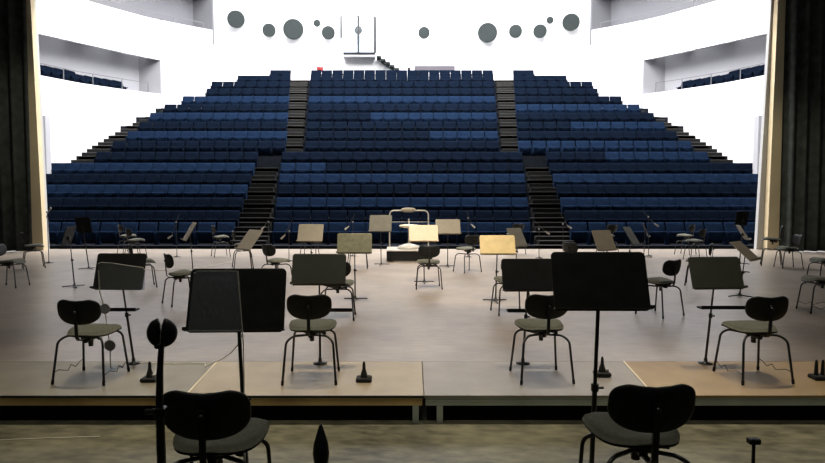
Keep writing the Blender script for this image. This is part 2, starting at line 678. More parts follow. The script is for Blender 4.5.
def lin(a, c, n):
    return [a + (c - a) * i / (n - 1) for i in range(n)]


X = lambda D: interp(WX, D)
for s, side in ((-1, 'left'), (1, 'right')):
    b = MB()
    A, B_, C_ = lin(22.6, D1, 24), lin(D1, D2, 10), lin(D2, BACK, 8)
    Xo = lambda D: X(D) + 0.3
    strip(b, A, X, Xo, lambda D: -1.6, lambda D: zat(T_BOT, D), s)
    strip(b, A, X, Xo, lambda D: zat(T_TOP, D), lambda D: zat(T_UP, D), s)
    strip(b, lin(D1 + .26, D2, 10), X, Xo, lambda D: -1.6, lambda D: zat(T_UP, D), s)
    strip(b, lin(22.6, D2, 30), X, Xo, lambda D: zat(T_UP, D) + 2.5, lambda D: TOPZ, s)
    strip(b, lin(D2 + .26, BACK, 6), X, Xo, lambda D: -1.6, lambda D: TOPZ, s)
    tag(b.build('wall_' + side, M['white']), kind='structure')
    # the recessed balconies behind the parapets
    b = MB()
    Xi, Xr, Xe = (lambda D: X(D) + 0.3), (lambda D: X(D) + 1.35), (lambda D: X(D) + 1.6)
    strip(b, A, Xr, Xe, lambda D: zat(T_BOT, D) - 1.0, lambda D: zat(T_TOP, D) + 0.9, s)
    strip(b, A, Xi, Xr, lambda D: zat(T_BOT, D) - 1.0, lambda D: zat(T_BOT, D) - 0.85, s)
    strip(b, A, Xi, Xr, lambda D: zat(T_TOP, D) + 0.65, lambda D: zat(T_TOP, D) + 0.9, s)  # ceiling raised into a cove that hides the added lamps
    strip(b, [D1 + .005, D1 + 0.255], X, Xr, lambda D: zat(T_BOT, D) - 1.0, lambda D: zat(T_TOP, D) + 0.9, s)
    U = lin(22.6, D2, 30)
    tag(b.build('wall_balcony_' + side, M['greywall']), kind='structure')  # grey wall colour stands for the dimmer light in the recess
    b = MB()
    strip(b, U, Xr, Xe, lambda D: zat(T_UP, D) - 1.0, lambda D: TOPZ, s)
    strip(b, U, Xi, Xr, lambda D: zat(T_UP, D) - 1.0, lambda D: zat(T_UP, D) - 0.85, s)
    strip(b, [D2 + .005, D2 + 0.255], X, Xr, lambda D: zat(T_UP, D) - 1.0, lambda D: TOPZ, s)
    strip(b, U, Xi, Xr, lambda D: zat(T_UP, D) + 2.5, lambda D: zat(T_UP, D) + 2.8, s)  # unseen roof slab, added to shade the gallery recess
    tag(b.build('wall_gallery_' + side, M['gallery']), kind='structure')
    # rails
    for nm, tab, pxs, dz, lab in (('lower', T_BOT, (38, 66, 95, 124, 150), 0.62, 'lower'), ('upper', T_UP, (85, 115, 146, 177, 206), 0.42, 'upper')):
        Ds = [findD(p) for p in pxs]
        root = empty('balcony_railing', (s * (X(Ds[0]) + 0.15), Ds[0], zat(tab, Ds[0])))
        off = root.location.copy()
        tag(root, 'thin metal railing on the %s white balcony parapet at %s' % (lab, side), 'railing', 'balcony railings')
        h = MB()
        h.tube([Vector((s * (X(D) + 0.15), D, zat(tab, D) + dz)) - off for D in lin(Ds[0], Ds[-1], 14)], 0.02, 6)
        h.build('handrail', M['rail'], root)
        for D in Ds:
            p = Vector((s * (X(D) + 0.15), D, zat(tab, D))) - off
            MB().tube([p, p + Vector((0, 0, dz))], 0.024, 6).build('post', M['rail'], root)
    # balcony seats
    Ds = lin(findD(40), findD(133), NBAL)
    for i, D in enumerate(Ds):
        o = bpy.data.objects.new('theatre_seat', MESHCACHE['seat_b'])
        col.objects.link(o)
        hi = 0.20 if i < NBAL * 0.5 else 0.06
        o.scale.x = 1.04
        o.location = (s * (X(D) + 0.75), D, zat(T_BOT, D) - 0.33 + hi)
        tx, ty = X(D + .3) - X(D - .3), 0.6
        o.rotation_euler.z = math.atan2(-s * tx, ty) * (1) + math.radians(90) * (-s)
        tag(o, 'dark seat above the %s balcony parapet, in the %s' % (side, 'taller stretch near the stage' if hi > .1 else 'lower stretch farther back'),
            'theatre seat', 'seats in the %s balcony, %s stretch' % (side, 'taller' if hi > .1 else 'lower'))
        mb = None
# plinth under the balcony seats
for s, side in ((-1, 'left'), (1, 'right')):
    b = MB()
    strip(b, lin(22.6, D1 - .1, 20), lambda D: X(D) + 0.35, lambda D: X(D) + 1.3, lambda D: zat(T_BOT, D) - 0.86, lambda D: zat(T_BOT, D) - 0.335, s)
    tag(b.build('floor_balcony_' + side, M['tier']), kind='structure')
b = MB().box((0, BACK + 0.2, 10.5), (30.5, 0.4, 25))
tag(b.build('wall_back', M['white']), kind='structure')
b = MB().box((0, 34, TOPZ + 0.2), (42, 26, 0.4))
tag(b.build('ceiling', M['white']), kind='structure')
# slim grey piers at the front ends of the side walls
for s, side in ((-1, 'left'), (1, 'right')):
    p = at(402 + s * 358, 116, 29.6)
    b = MB().box((p.x, 29.6, (p.z - 1.5) / 2), (0.34, 0.4, p.z + 1.5))
    tag(b.build('trim_pier_' + side, M['greywall']), kind='structure')

# acoustic discs on the back wall
discs = [(236, 19, 8.5, 'large grey acoustic disc, leftmost on the white back wall'),
         (269, 30, 6.5, 'medium grey acoustic disc second from left on the back wall'),
         (293.3, 29, 10, 'largest grey acoustic disc on the left half of the back wall'),
         (317, 23, 3.4, 'small grey acoustic disc just right of the largest left disc'),
         (328.3, 32.5, 6.5, 'medium grey acoustic disc left of the projection booth'),
         (358.3, 30, 3.9, 'small grey acoustic disc on the wall behind the booth pane'),
         (424, 32.5, 5.7, 'grey acoustic disc alone right of the projection booth'),
         (487.5, 32.5, 9.6, 'largest grey acoustic disc on the right half of the back wall'),
         (515.5, 31, 6.4, 'medium grey acoustic disc next right of the largest right disc'),
         (540, 31, 6.6, 'medium grey acoustic disc under the small one at right'),
         (550, 20, 3.4, 'small grey acoustic disc above two medium ones at right'),
         (571, 22, 8.4, 'large grey acoustic disc, rightmost on the white back wall')]
for px, py, r, lab in discs:
    D = BACK - 0.55
    p = at(px, py, D)
    R = r / F * D
    root = empty('acoustic_disc', p, -math.atan2(p.x, D) * 0.9 if abs(p.x) > 2 else 0)
    root.rotation_euler.z = math.atan2(p.x, D) * -1.0
    tag(root, lab, 'acoustic disc', 'acoustic discs on the back wall')
    mt = Matrix.Rotation(math.radians(90), 4, 'X')
    MB().lathe([(R * .93, 0.06), (R * .98, 0.03), (R * 0.985, -0.06), (R * .95, -0.08)], 32, mtx=mt, smooth=True).build('felt_face', M['disc'], root)
    MB().lathe([(R * .99, 0.02), (R, 0.01), (R, -0.12), (R * .97, -0.14)], 32, mtx=mt).build('rim', M['disc_rim'], root)
    MB().tube([(0, 0.07, 0), (0, 0.545 / math.cos(root.rotation_euler.z) - 0.05 * abs(math.tan(root.rotation_euler.z)), 0)], 0.05, 8).build('bracket', M['disc_rim'], root)

# projection booth with its stair
D = BACK - 0.9
p0, p1 = at(343, 53.5, D), at(375, 53.5, D)
root = empty('projection_booth', ((p0.x + p1.x) / 2, D + 0.4, p0.z))
tag(root, 'glazed booth on a grey slab high on the white back wall', 'booth')
off = root.location.copy()
W = p1.x - p0.x
MB().box((0, 0.05, -0.12), (W, 0.8, 0.22), bev=.02).build('slab', M['greywall'], root)
MB().box((0, -0.30, 0.02), (W, 0.16, 0.15)).build('sill', M['stand_black'], root)
for px, y0, y1, r in ((341, 16, 38, .06), (358.3, 16, 53, .07), (375, 17, 53, .08)):
    a, c = at(px, y0, D), at(px, y1, D)
    MB().box(((a.x - off.x), -0.38, (a.z + c.z) / 2 - off.z), (r * 2.2, r * 2.2, a.z - c.z)).build('post', M['black'], root)
a, c = at(342, 16.5, D), at(374.5, 16.5, D)
MB().box(((a.x + c.x) / 2 - off.x, -0.38, a.z - off.z), (c.x - a.x, 0.05, 0.04)).build('head_rail', M['lilac'], root)
MB().box(((a.x + c.x) / 2 - off.x, -0.38, (a.z - off.z + 0.05) / 2), (c.x - a.x - .06, 0.015, a.z - off.z - 0.12)).build('pane', M['pane'], root)

pts = [(377.5, 57.5), (382, 60.5), (386.5, 63.5), (391, 66.5), (395.5, 69.5), (400, 72)]
r0 = at(377.5, 57.5, D + .3)
root = empty('staircase', r0)
tag(root, 'dark open stair running down right from the booth slab', 'stairs')
for px, py in pts:
    p = at(px, py, D + .3) - r0
    MB().box((p.x + .1, 0.14, p.z), (0.34, 0.9, 0.13), bev=.01).build('tread', M['disc'], root)
a, c = at(376, 58.5, D + .3) - r0, at(402, 74, D + .3) - r0
MB().tube([a + Vector((.2, .54, -.05)), c + Vector((.1, .54, -.05))], 0.04, 6).build('stringer', M['disc'], root)

# small things behind the top row of seats
Db = rowD(NR) + 1.6
p = at(434.5, 69.2, Db)
root = empty('mixing_desk', (p.x, Db, tierz[NR]))
tag(root, 'long pale lilac-grey desk behind the top row of seats', 'desk')
wid = 39.5 / F * Db
MB().box((0, 0, p.z - tierz[NR]), (wid, 0.7, 4.6 / F * Db), bev=.02).build('panel', M['lilac'], root)
for sx in (-1, 1):
    MB().box((sx * wid * .42, 0, (p.z - tierz[NR] - .16) / 2), (0.08, 0.5, p.z - tierz[NR] - .16)).build('leg', M['stand_black'], root)
p = at(409, 70, Db - .6)
hh = p.z - tierz[NR]
b = MB().box((0, 0, (hh + .16) / 2), (0.22, 0.24, hh + .16), bev=.02)
b.box((0, -.125, hh), (0.16, 0.02, 0.2))
tag(b.build('loudspeaker', M['stand_black'], loc=(p.x, Db - .6, tierz[NR])), 'small black box standing left of the lilac-grey desk', 'speaker')
p = at(320, 69.8, Db - .7)
b = MB().lathe([(0.16, 0), (0.05, 0.03), (0.05, p.z - tierz[NR] - .18), (0.16, p.z - tierz[NR] - .14), (0.27, p.z - tierz[NR] + .16), (0.24, p.z - tierz[NR] + .18), (0.2, p.z - tierz[NR] + .1)], 18)
tag(b.build('bucket', M['red'], loc=(p.x, Db - .7, tierz[NR])), 'red tapered tub showing above the top row of seats', 'tub')

# ------------------------------------------------------------------ proscenium and drapes
DP = 21.3


def leaning(b, q0, q1, D0, D1_, mi=0):
    """box between pixel columns at picture heights 0 and 240, at depth D0..D1_, carried up to z=11"""
    vs = []
    for D in (D0, D1_):
        for (xa, xb) in (q0, q1):
            pass
    A = [at(q0[0], 240, D0), at(q0[1], 240, D0), at(q1[0], 0, D0), at(q1[1], 0, D0)]

    def ext(lo, hi, z):
        return lo.x + (hi.x - lo.x) * (z - lo.z) / (hi.z - lo.z)
    for z in (-0.0, 11.0):
        xl, xr = ext(A[0], A[2], z), ext(A[1], A[3], z)
        vs += [(xl, D0, z), (xr, D0, z), (xr, D1_, z), (xl, D1_, z)]
    b.add(vs, [(3, 2, 1, 0), (4, 5, 6, 7), (0, 1, 5, 4), (1, 2, 6, 5), (2, 3, 7, 6), (3, 0, 4, 7)], False, mi)


b = MB()
leaning(b, (20, 43), (6, 30.5), DP, DP + 0.25)
tag(b.build('wall_proscenium_left', M['cream']), kind='structure')
b = MB()
leaning(b, (34.5, 46.5), (21, 34), DP + 0.26, DP + 0.42)
tag(b.build('trim_proscenium_left', M['cream_grey']), kind='structure')
b = MB()
leaning(b, (767.5, 790), (778, 803), DP, DP + 0.25)
tag(b.build('wall_proscenium_right', M['cream']), kind='structure')
b = MB()
leaning(b, (757, 776), (771.5, 789), DP + 0.26, DP + 0.42)
tag(b.build('trim_proscenium_right', M['cream_grey']), kind='structure')


b = MB().box((0, DP + 0.3, 16.1), (36, 0.5, 13.6))  # unseen header, added to keep hall light off the stage
tag(b.build('wall_added_header', M['curtain']), kind='structure')


def drape(x0, x1, y0, y1, label, amp=0.16, wl=0.42, h=11.0):
    L = math.hypot(x1 - x0, y1 - y0)
    n = int(L / 0.06)
    ux, uy = (x1 - x0) / L, (y1 - y0) / L
    b = MB()
    zs = [0.03, 0.8, 2.5, 6.0, h]
    vs, fs = [], []
    for t_ in (0, 0.03):
        for z in zs:
            for i in range(n + 1):
                d = L * i / n
                a = amp * (0.75 + 0.25 * math.sin(d * 1.7 + z * .3)) * math.sin(2 * math.pi * d / wl + 0.6 * math.sin(d * 2.1) + 0.05 * z)
                a += t_
                vs.append((x0 + ux * d - uy * a, y0 + uy * d + ux * a, z))
    N = n + 1
    for layer in (0, 1):
        o_ = layer * N * len(zs)
        for r in range(len(zs) - 1):
            for i in range(n):
                f = (o_ + r * N + i, o_ + r * N + i + 1, o_ + (r + 1) * N + i + 1, o_ + (r + 1) * N + i)
                fs.append(f if layer == 0 else f[::-1])
    b.add(vs, fs, True)
    o = b.build('stage_curtain', M['curtain'])
    return tag(o, label, 'curtain')


pl = at(33, 240, 20.9)
drape(-17.0, at(34, 240, 20.6).x, 20.3, 20.6, 'black pleated stage drape hanging at the left edge beside the cream pillar')
drape(at(779.5, 240, 20.6).x, 17.0, 20.6, 20.3, 'black pleated stage drape hanging at the right edge beside the cream pillar')
drape(-17.3, -17.2, 8.0, 20.0, 'black side drape added beyond the left edge to close off light')  # unseen side drapes, added to block light and close the stage
drape(17.2, 17.3, 20.0, 8.0, 'black side drape added beyond the right edge to close off light')


# ------------------------------------------------------------------ chairs
def back_outline(n=48):
    pts = []
    for k in range(n):
        t = 2 * math.pi * k / n
        c, s_ = math.cos(t), math.sin(t)
        if s_ >= 0:
            e = 3.6
            x = 0.213 * math.copysign(abs(c) ** (2 / e), c)
            y = 0.12 * abs(s_) ** (2 / e)
            y -= 0.018 * max(0, 1 - (x / 0.12) ** 2)
        else:
            e = 2.35
            x = 0.213 * math.copysign(abs(c) ** (2 / e), c)
            y = -0.13 * abs(s_) ** (2 / e)
        pts.append((x, y))
    return pts


def seat_outline(n=48):
    pts = []
    for k in range(n):
        t = 2 * math.pi * k / n
        c, s_ = math.cos(t), math.sin(t)
        e = 2.9 if s_ > 0 else 2.2
        y = 0.225 * math.copysign(abs(s_) ** (2 / e), s_)
        w = 0.23 + 0.02 * (y / 0.2)
        pts.append((w * math.copysign(abs(c) ** (2 / e), c), y))
    return pts


def bend(pts, r=0.05, n=5):
    """round the corners of a polyline"""
    pts = [Vector(p) for p in pts]
    out = [pts[0]]
    for a, c, d in zip(pts, pts[1:], pts[2:]):
        u, v = (a - c), (d - c)
        rr = min(r, u.length * .45, v.length * .45)
        p, q = c + u.normalized() * rr, c + v.normalized() * rr
        for i in range(n + 1):
            t = i / n
            out.append(p * (1 - t) ** 2 + c * 2 * t * (1 - t) + q * t ** 2)
    out.append(pts[-1])
    return out


def make_chair(lift=0.0):
    root = empty('orchestra_chair', (0, 0, 0))
    LM = Matrix.Translation((0, 0, lift))
    LB = Matrix.Translation((0, 0, lift - (0.035 if lift else 0)))

    def fseat(x, y, h):
        roll = -0.035 * max(0, (y - 0.08) / 0.12) ** 2
        return (x, y + 0.02, 0.508 + 0.10 * y + h + roll + 0.25 * x * x * 0.6 + 0.02 * max(0, (-y - .1) / .1) ** 2)
    MB().pillow(seat_outline(), [(0, .048), (.5, .047), (.8, .040), (.95, .026), (1, .002)], [(0, 0), (.97, 0), (1, 0.004)], fseat, mtx=LM).build('seat', M['fabric'], root)

    def fshell(x, y, h):
        p = fseat(x * .985, y * .985, h - 0.0145)
        return p
    MB().pillow(seat_outline(), [(0, .013), (.9, .013), (1, .012)], [(0, 0), (.9, 0), (1, .004)], fshell, mtx=LM).build('seat_shell', M['black_ply'], root)

    def fback(x, y, h):
        tl = math.radians(9)
        return (x, -0.235 - h + 0.9 * x * x - y * math.tan(tl), 0.752 + y)
    bo = MB().pillow(back_outline(), [(0, .013), (.5, .013), (.93, .012), (1, .005)], [(0, -.013), (.5, -.013), (.93, -.012), (1, -.005)], fback, mtx=LB).build('backrest', M['black_ply'], root)
    post = MB()
    path = bend([(0, -0.06, 0.470), (0, -0.24, 0.468), (0, -0.252, 0.60), (0, -0.262, 0.78)], 0.07, 6)
    n = len(path)
    vs, fs = [], []
    for i, p in enumerate(path):
        t = (path[min(i + 1, n - 1)] - path[max(i - 1, 0)]).normalized()
        nn = Vector((1, 0, 0)).cross(t)
        for sx, sy in ((-1, -1), (1, -1), (1, 1), (-1, 1)):
            vs.append(p + Vector((sx * 0.0155, 0, 0)) + nn * sy * 0.0055)
    for i in range(n - 1):
        for k in range(4):
            j = (k + 1) % 4
            fs.append((i * 4 + k, i * 4 + j, i * 4 + 4 + j, i * 4 + 4 + k))
    fs += [(3, 2, 1, 0), tuple(range(4 * n - 4, 4 * n))]
    post.add(vs, fs, mtx=LB)
    po = post.build('back_post', M['black_tube'], root)
    MB().lathe([(0.014, 0), (0.014, 0.012), (0.006, 0.016)], 10, mtx=LB @ Matrix.Translation((0, -0.266, .75)) @ Matrix.Rotation(math.radians(90), 4, 'X')).build('bolt', M['black_tube'], po)
    m_ = MB().box((0, -0.03, 0.468), (0.10, 0.16, 0.05), bev=0.008, mtx=LM)
    m_.box((0, -0.10, 0.455), (0.045, 0.05, 0.06), bev=0.006, mtx=LM)
    me = m_.build('seat_mechanism', M['black'], root)
    MB().tube([(0.03, -0.06, 0.470), (0.11, -0.075, 0.463)], 0.006, 6, mtx=LM).tube([(0.11, -0.075, 0.463), (0.145, -0.08, 0.461)], 0.013, 8, mtx=LM).build('lever', M['black'], me)
    MB().tube([(0, -0.02, 0.46), (0, -0.02, 0.375)], [0.026, 0.022], 12, mtx=LM).build('column', M['black_tube'], root)
    for sx in (-1, 1):
        for path in ([(sx * 0.238, 0.235, 0.02), (sx * 0.205, 0.190, 0.405), (sx * 0.16, 0.145, 0.452), (sx * 0.02, 0.0, 0.440)],
                     [(sx * 0.252, -0.245, 0.02), (sx * 0.222, -0.195, 0.405), (sx * 0.165, -0.15, 0.450), (sx * 0.02, -0.035, 0.438)]):
            path = [Vector(path[0])] + [Vector(q) + Vector((0, 0, lift)) for q in path[1:]]
            lg = MB().tube(bend(path, 0.07, 6), 0.0115, 8).build('leg', M['black_tube'], root)
            d = (Vector(path[1]) - Vector(path[0])).normalized()
            p = Vector(path[0])
            MB().tube([p - d * 0.016, p + d * 0.025], [0.013, 0.0145], 8).build('foot_cap', M['rubber'], lg)
    return root


chair_proto = make_chair()
tall_proto = make_chair(0.285)
RAISED = ('seat', 'seat_shell', 'backrest', 'back_post', 'seat_mechanism', 'column')


def chair(px, py, rot, label, group, up=0.0, z=0.0, D=None, proto=None):
    if D is None:
        p = on(px, py, z)
    else:
        p = at(px, py, D)
        p.z = z
    pr = proto or chair_proto
    if not pr.get('placed'):
        o = pr
    else:
        o = copy_tree(pr)
    pr['placed'] = 1
    if 'placed' in o and o is not pr:
        del o['placed']
    o.location = (p.x, p.y, z)
    o.rotation_euler.z = math.radians(rot)
    for ch in o.children:
        base = ch.name.split('.')[0]
        ch.location.z = 0
        if base in RAISED:
            ch.location.z = up
    tag(o, label, 'chair', group)
    return o


near, mid, far = 'chairs on the near podium platforms', 'chairs in the middle of the stage', 'chairs near the far stage edge'
chairs = {}


def cord_on(c, pts):
    MB().tube(pts, 0.004, 5).build('cord', M['black'], c)


c = chair(93, 378, -4, 'black orchestra chair on the near platforms, leftmost, beside a clear screen', near, -0.05)
cA = c
c = chair(312.5, 378, 1, 'black orchestra chair on the tan platform left of the middle seam', near)
c = chair(540, 377.3, 4, 'black orchestra chair just left of the big black desk, on the grey platform', near)
c = chair(751, 377.5, 5, 'black orchestra chair on the orange-tan platform, rightmost of the near row', near, -0.02)
cD = c
fgg = 'chairs cut by the bottom of the picture'
chair(219, 440, 0, 'black chair seen from behind at bottom left, beside the split round pad', fgg, 0, FG, D=3.03, proto=tall_proto)
chair(634, 440, 1.5, 'black chair seen from behind at bottom right, in front of the big desk pole', fgg, 0.008, FG, D=3.10, proto=tall_proto)
# middle of the stage
chair(182, 304, -52, 'chair in profile facing right, behind the big left music desk', mid)
chair(277, 286, -40, 'chair turned right just left of the dark olive desk', mid)
chair(338, 318, 0, 'chair mostly hidden by the dark olive desk left of centre', mid)
chair(510, 313, 8, 'chair mostly hidden behind the dark desk under the warm-lit one', mid)
chair(659, 315, 32, 'chair facing left between the big black desk and the olive one', mid)
chair(467, 272, 30, 'chair turned left behind the warm-lit desk, right of the cream-lit desks', mid, 0.05)
chair(428.5, 288, 1, 'chair in front of the cream-lit desk, before the conductor podium', mid)
chair(143, 287, -62, 'chair facing right partly hidden by the leftmost near desk', mid)
chair(576, 282, -58, 'chair facing right just above the top edge of the big right desk', mid)
chair(698, 285, 62, 'chair facing left half hidden by the right olive desk', mid)
# far rows
chair(128, 254.6, -46, 'farthest of three chairs in profile at left, facing right', far, 0.10)
chair(136, 258.5, -44, 'second farthest of three chairs in profile at left, facing right', far, 0.04)
chair(221, 256.5, -62, 'chair facing right near the foot of the left stairs', far, 0.10)
chair(243, 268, -70, 'chair facing right half hidden by the slanted desk at the left stairs', far, 0.10)
chair(310, 255, -5, 'far chair behind the pale desk right of the left stairs', far, 0.13)
chair(358, 268, 0, 'chair behind the moss-bronze desk, only its legs showing', far)
chair(515, 254, 20, 'far chair behind the grey desk right of the warm-lit one', far, 0.13)
chair(607, 256, 25, 'far chair behind the tilted beige-lit desk above the big right desk', far, 0.13)
chair(685, 254.5, 42, 'farthest of the chairs facing left at right, under the blue seats', far, 0.10)
chair(695, 259.5, 40, 'second farthest chair facing left at right, behind a third', far, 0.04)
chair(771, 265.5, 62, 'far chair facing left beside the cream pillar at right', far, 0.19)
chair(788, 268, 82, 'chair facing left before the black drape at right', far)
chair(824, 285, 86, 'chair facing left cut by the right edge, farther of two', mid)
cN = chair(820, 312, 80, 'chair facing left cut by the right edge, nearer of two', mid)
chair(34, 268, -55, 'chair facing right before the black drape at left', far, 0.06)
chair(11, 287, -88, 'chair facing right cut by the left edge of the picture', mid)

for cc in (cA, cD, cN):
    for sx in (-1, 1):
        q0, q1 = Vector((sx * 0.258, -0.235, 0.105)), Vector((sx * 0.238, 0.222, 0.105))
        pts = [q0.lerp(q1, t) + Vector((0, 0, dz)) for t, dz in ((0, 0), (.2, .012), (.35, -.01), (.5, -.03), (.6, .015), (.75, -.025), (.9, 0.01), (1, .02))]
        cord_on(cc, pts)


# ------------------------------------------------------------------ music stands
def music_stand(px, py, D, base_px, w, h, tilt, yaw, m, label, group, z=0.0, tray=None, pole_r=0.0125, base_py=None, legs=True):
    c = at(px, py, D)
    bx = at(base_px, 240, D).x
    root = empty('music_stand', (bx, D + 0.10, z), 0)
    tag(root, label, 'music stand', group)
    t, yw = math.radians(tilt), math.radians(yaw)
    mtx = Matrix.Translation((c.x - bx, -0.10, c.z - z)) @ Matrix.Rotation(yw, 4, 'Z') @ Matrix.Rotation(-t, 4, 'X')
    # desk: local plane x/z, front towards -y
    fn = lambda x, y, hh: (x, -hh, y)
    d = MB().pillow(rrect(w, h, 0.03, 5), [(0, .006), (.95, .006), (1, .003)], [(0, -.006), (.95, -.006), (1, -.003)], fn, mtx=mtx, smooth=False)
    desk = d.build('desk', M[m], root)
    l_ = MB().box((0, -0.028, -h / 2 + 0.012), (w * 1.02, 0.05, 0.006), mtx=mtx)
    l_.box((0, -0.052, -h / 2 + 0.019), (w * 1.02, 0.006, 0.018), mtx=mtx)
    l_.build('ledge', M[m], root)
    hub = mtx @ Vector((0, 0.035, -0.04))
    MB().box((0, 0.026, -0.04), (0.09, 0.034, 0.07), mtx=mtx, bev=.006).build('tilt_bracket', M['black'], root)
    foot = Vector((0, 0, 0.05))
    mid_ = foot.lerp(hub, 0.55)
    MB().tube([mid_, hub], pole_r * 0.75, 10).build('upper_pole', M['black_tube'], root)
    MB().tube([foot, mid_], pole_r, 10).build('lower_pole', M['black_tube'], root)
    kn = MB().tube([mid_ - Vector((0, 0, .035)), mid_ + Vector((0, 0, .012))], pole_r * 1.5, 10)
    kn.tube([mid_ + Vector((0, 0, -.015)), mid_ + Vector((pole_r * 3.4, 0, -.015))], 0.008, 8)
    kn.build('clamp_knob', M['black'], root)
    if not legs:
        MB().lathe([(0.075, 0), (0.075, 0.008), (0.02, 0.016), (0.018, 0.06)], 20).build('base', M['black_tube'], root)
    else:
        MB().lathe([(0.045, 0.015), (0.04, 0.035), (0.022, 0.05), (0.018, 0.075)], 14).build('base_hub', M['black_tube'], root)
        for k in range(3):
            a = math.radians(120 * k + 30 + yaw)
            u = Vector((math.cos(a), math.sin(a), 0))
            MB().tube([u * 0.035 + Vector((0, 0, .026)), u * 0.17 + Vector((0, 0, .020)), u * 0.235 + Vector((0, 0, .012))], [0.012, 0.011, 0.011], 6).build('leg', M['black_tube'], root)
    if tray:
        p = at(tray[0], tray[1], D)
        wid = tray[2] / F * D
        tr = MB().box((p.x - bx, -0.14, p.z - z), (wid, 0.11, 0.018), bev=.004)
        tr.box((p.x - bx, -0.19, p.z - z + 0.014), (wid, 0.008, 0.03))
        tr.tube([foot.lerp(hub, ((p.z - z) - 0.05) / max(.1, hub.z - 0.05)) + Vector((0, 0, -.012)), (p.x - bx, -0.12, p.z - z - .012)], 0.012, 8)
        tr.build('accessory_tray', M['stand_black'], root)
    return root


gn, gm, gf = 'black music stands nearest the camera', 'music stands of the near players', 'music stands around the conductor podium'
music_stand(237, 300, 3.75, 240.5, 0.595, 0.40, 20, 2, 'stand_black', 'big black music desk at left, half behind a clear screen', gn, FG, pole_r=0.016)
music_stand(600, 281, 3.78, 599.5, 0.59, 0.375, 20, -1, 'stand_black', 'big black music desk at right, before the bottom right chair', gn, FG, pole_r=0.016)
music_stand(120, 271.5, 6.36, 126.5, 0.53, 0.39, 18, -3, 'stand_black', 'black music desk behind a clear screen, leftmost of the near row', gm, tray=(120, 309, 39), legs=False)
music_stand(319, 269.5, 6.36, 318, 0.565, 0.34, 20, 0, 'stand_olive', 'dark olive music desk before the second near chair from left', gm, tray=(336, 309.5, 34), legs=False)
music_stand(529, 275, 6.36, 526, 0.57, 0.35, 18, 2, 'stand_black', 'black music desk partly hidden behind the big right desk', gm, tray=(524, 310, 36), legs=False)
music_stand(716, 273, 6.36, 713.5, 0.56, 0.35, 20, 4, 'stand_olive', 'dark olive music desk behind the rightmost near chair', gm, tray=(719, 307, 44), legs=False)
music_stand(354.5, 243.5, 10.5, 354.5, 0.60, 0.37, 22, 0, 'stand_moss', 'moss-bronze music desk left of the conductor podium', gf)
music_stand(497.5, 245, 10.35, 497, 0.60, 0.35, 22, 0, 'stand_warm_lit', 'music desk toned brass-brown by warm light right of centre', gf)
music_stand(423.5, 233.5, 12.75, 424.5, 0.61, 0.38, 24, 0, 'stand_cream', 'brightest cream-lit music desk right before the podium', gf)
music_stand(448, 226.8, 15.8, 448, 0.64, 0.42, 24, 4, 'stand_beige', 'beige-lit music desk to the right of the podium', gf)
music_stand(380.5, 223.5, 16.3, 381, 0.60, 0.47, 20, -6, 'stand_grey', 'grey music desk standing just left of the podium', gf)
music_stand(310.5, 233, 14.2, 311, 0.60, 0.44, 22, -8, 'stand_beige', 'pale-lit music desk between left stairs and moss-bronze desk', gf)
music_stand(249.5, 240, 14.3, 250.5, 0.58, 0.60, 40, -42, 'stand_beige', 'beige-lit music desk slanting right at the foot of left stairs', gf)
music_stand(189.5, 231.5, 14.5, 191, 0.50, 0.50, 30, -60, 'stand_beige', 'narrow-looking beige-lit music desk turned right, left of the stairs', gf)
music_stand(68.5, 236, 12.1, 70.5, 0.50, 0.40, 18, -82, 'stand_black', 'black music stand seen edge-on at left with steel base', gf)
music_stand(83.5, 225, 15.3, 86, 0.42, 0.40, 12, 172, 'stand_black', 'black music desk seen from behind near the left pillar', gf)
music_stand(604, 240.5, 13.6, 606, 0.56, 0.50, 26, 26, 'stand_beige', 'beige-lit music desk leaning left above the big right desk', gf)
music_stand(631.5, 236, 15.6, 630, 0.52, 0.55, 32, 50, 'stand_olive', 'dark olive music desk leaning left, next to the beige-lit one', gf)
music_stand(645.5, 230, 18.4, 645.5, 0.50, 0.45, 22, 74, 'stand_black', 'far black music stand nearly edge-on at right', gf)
music_stand(742.5, 232.5, 14.6, 742, 0.50, 0.40, 30, 74, 'stand_beige', 'beige-lit music desk seen edge-on near the right pillar', gf)
music_stand(745, 251, 10.9, 744.5, 0.52, 0.48, 48, 42, 'stand_beige', 'beige-lit music desk tipped far back behind the right olive desk', gf)
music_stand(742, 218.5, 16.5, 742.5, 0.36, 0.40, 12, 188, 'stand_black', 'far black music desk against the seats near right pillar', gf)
music_stand(517, 237.5, 15.9, 517, 0.52, 0.56, 30, 34, 'stand_grey', 'grey music desk leaning left, right of the warm-lit desk', gf)


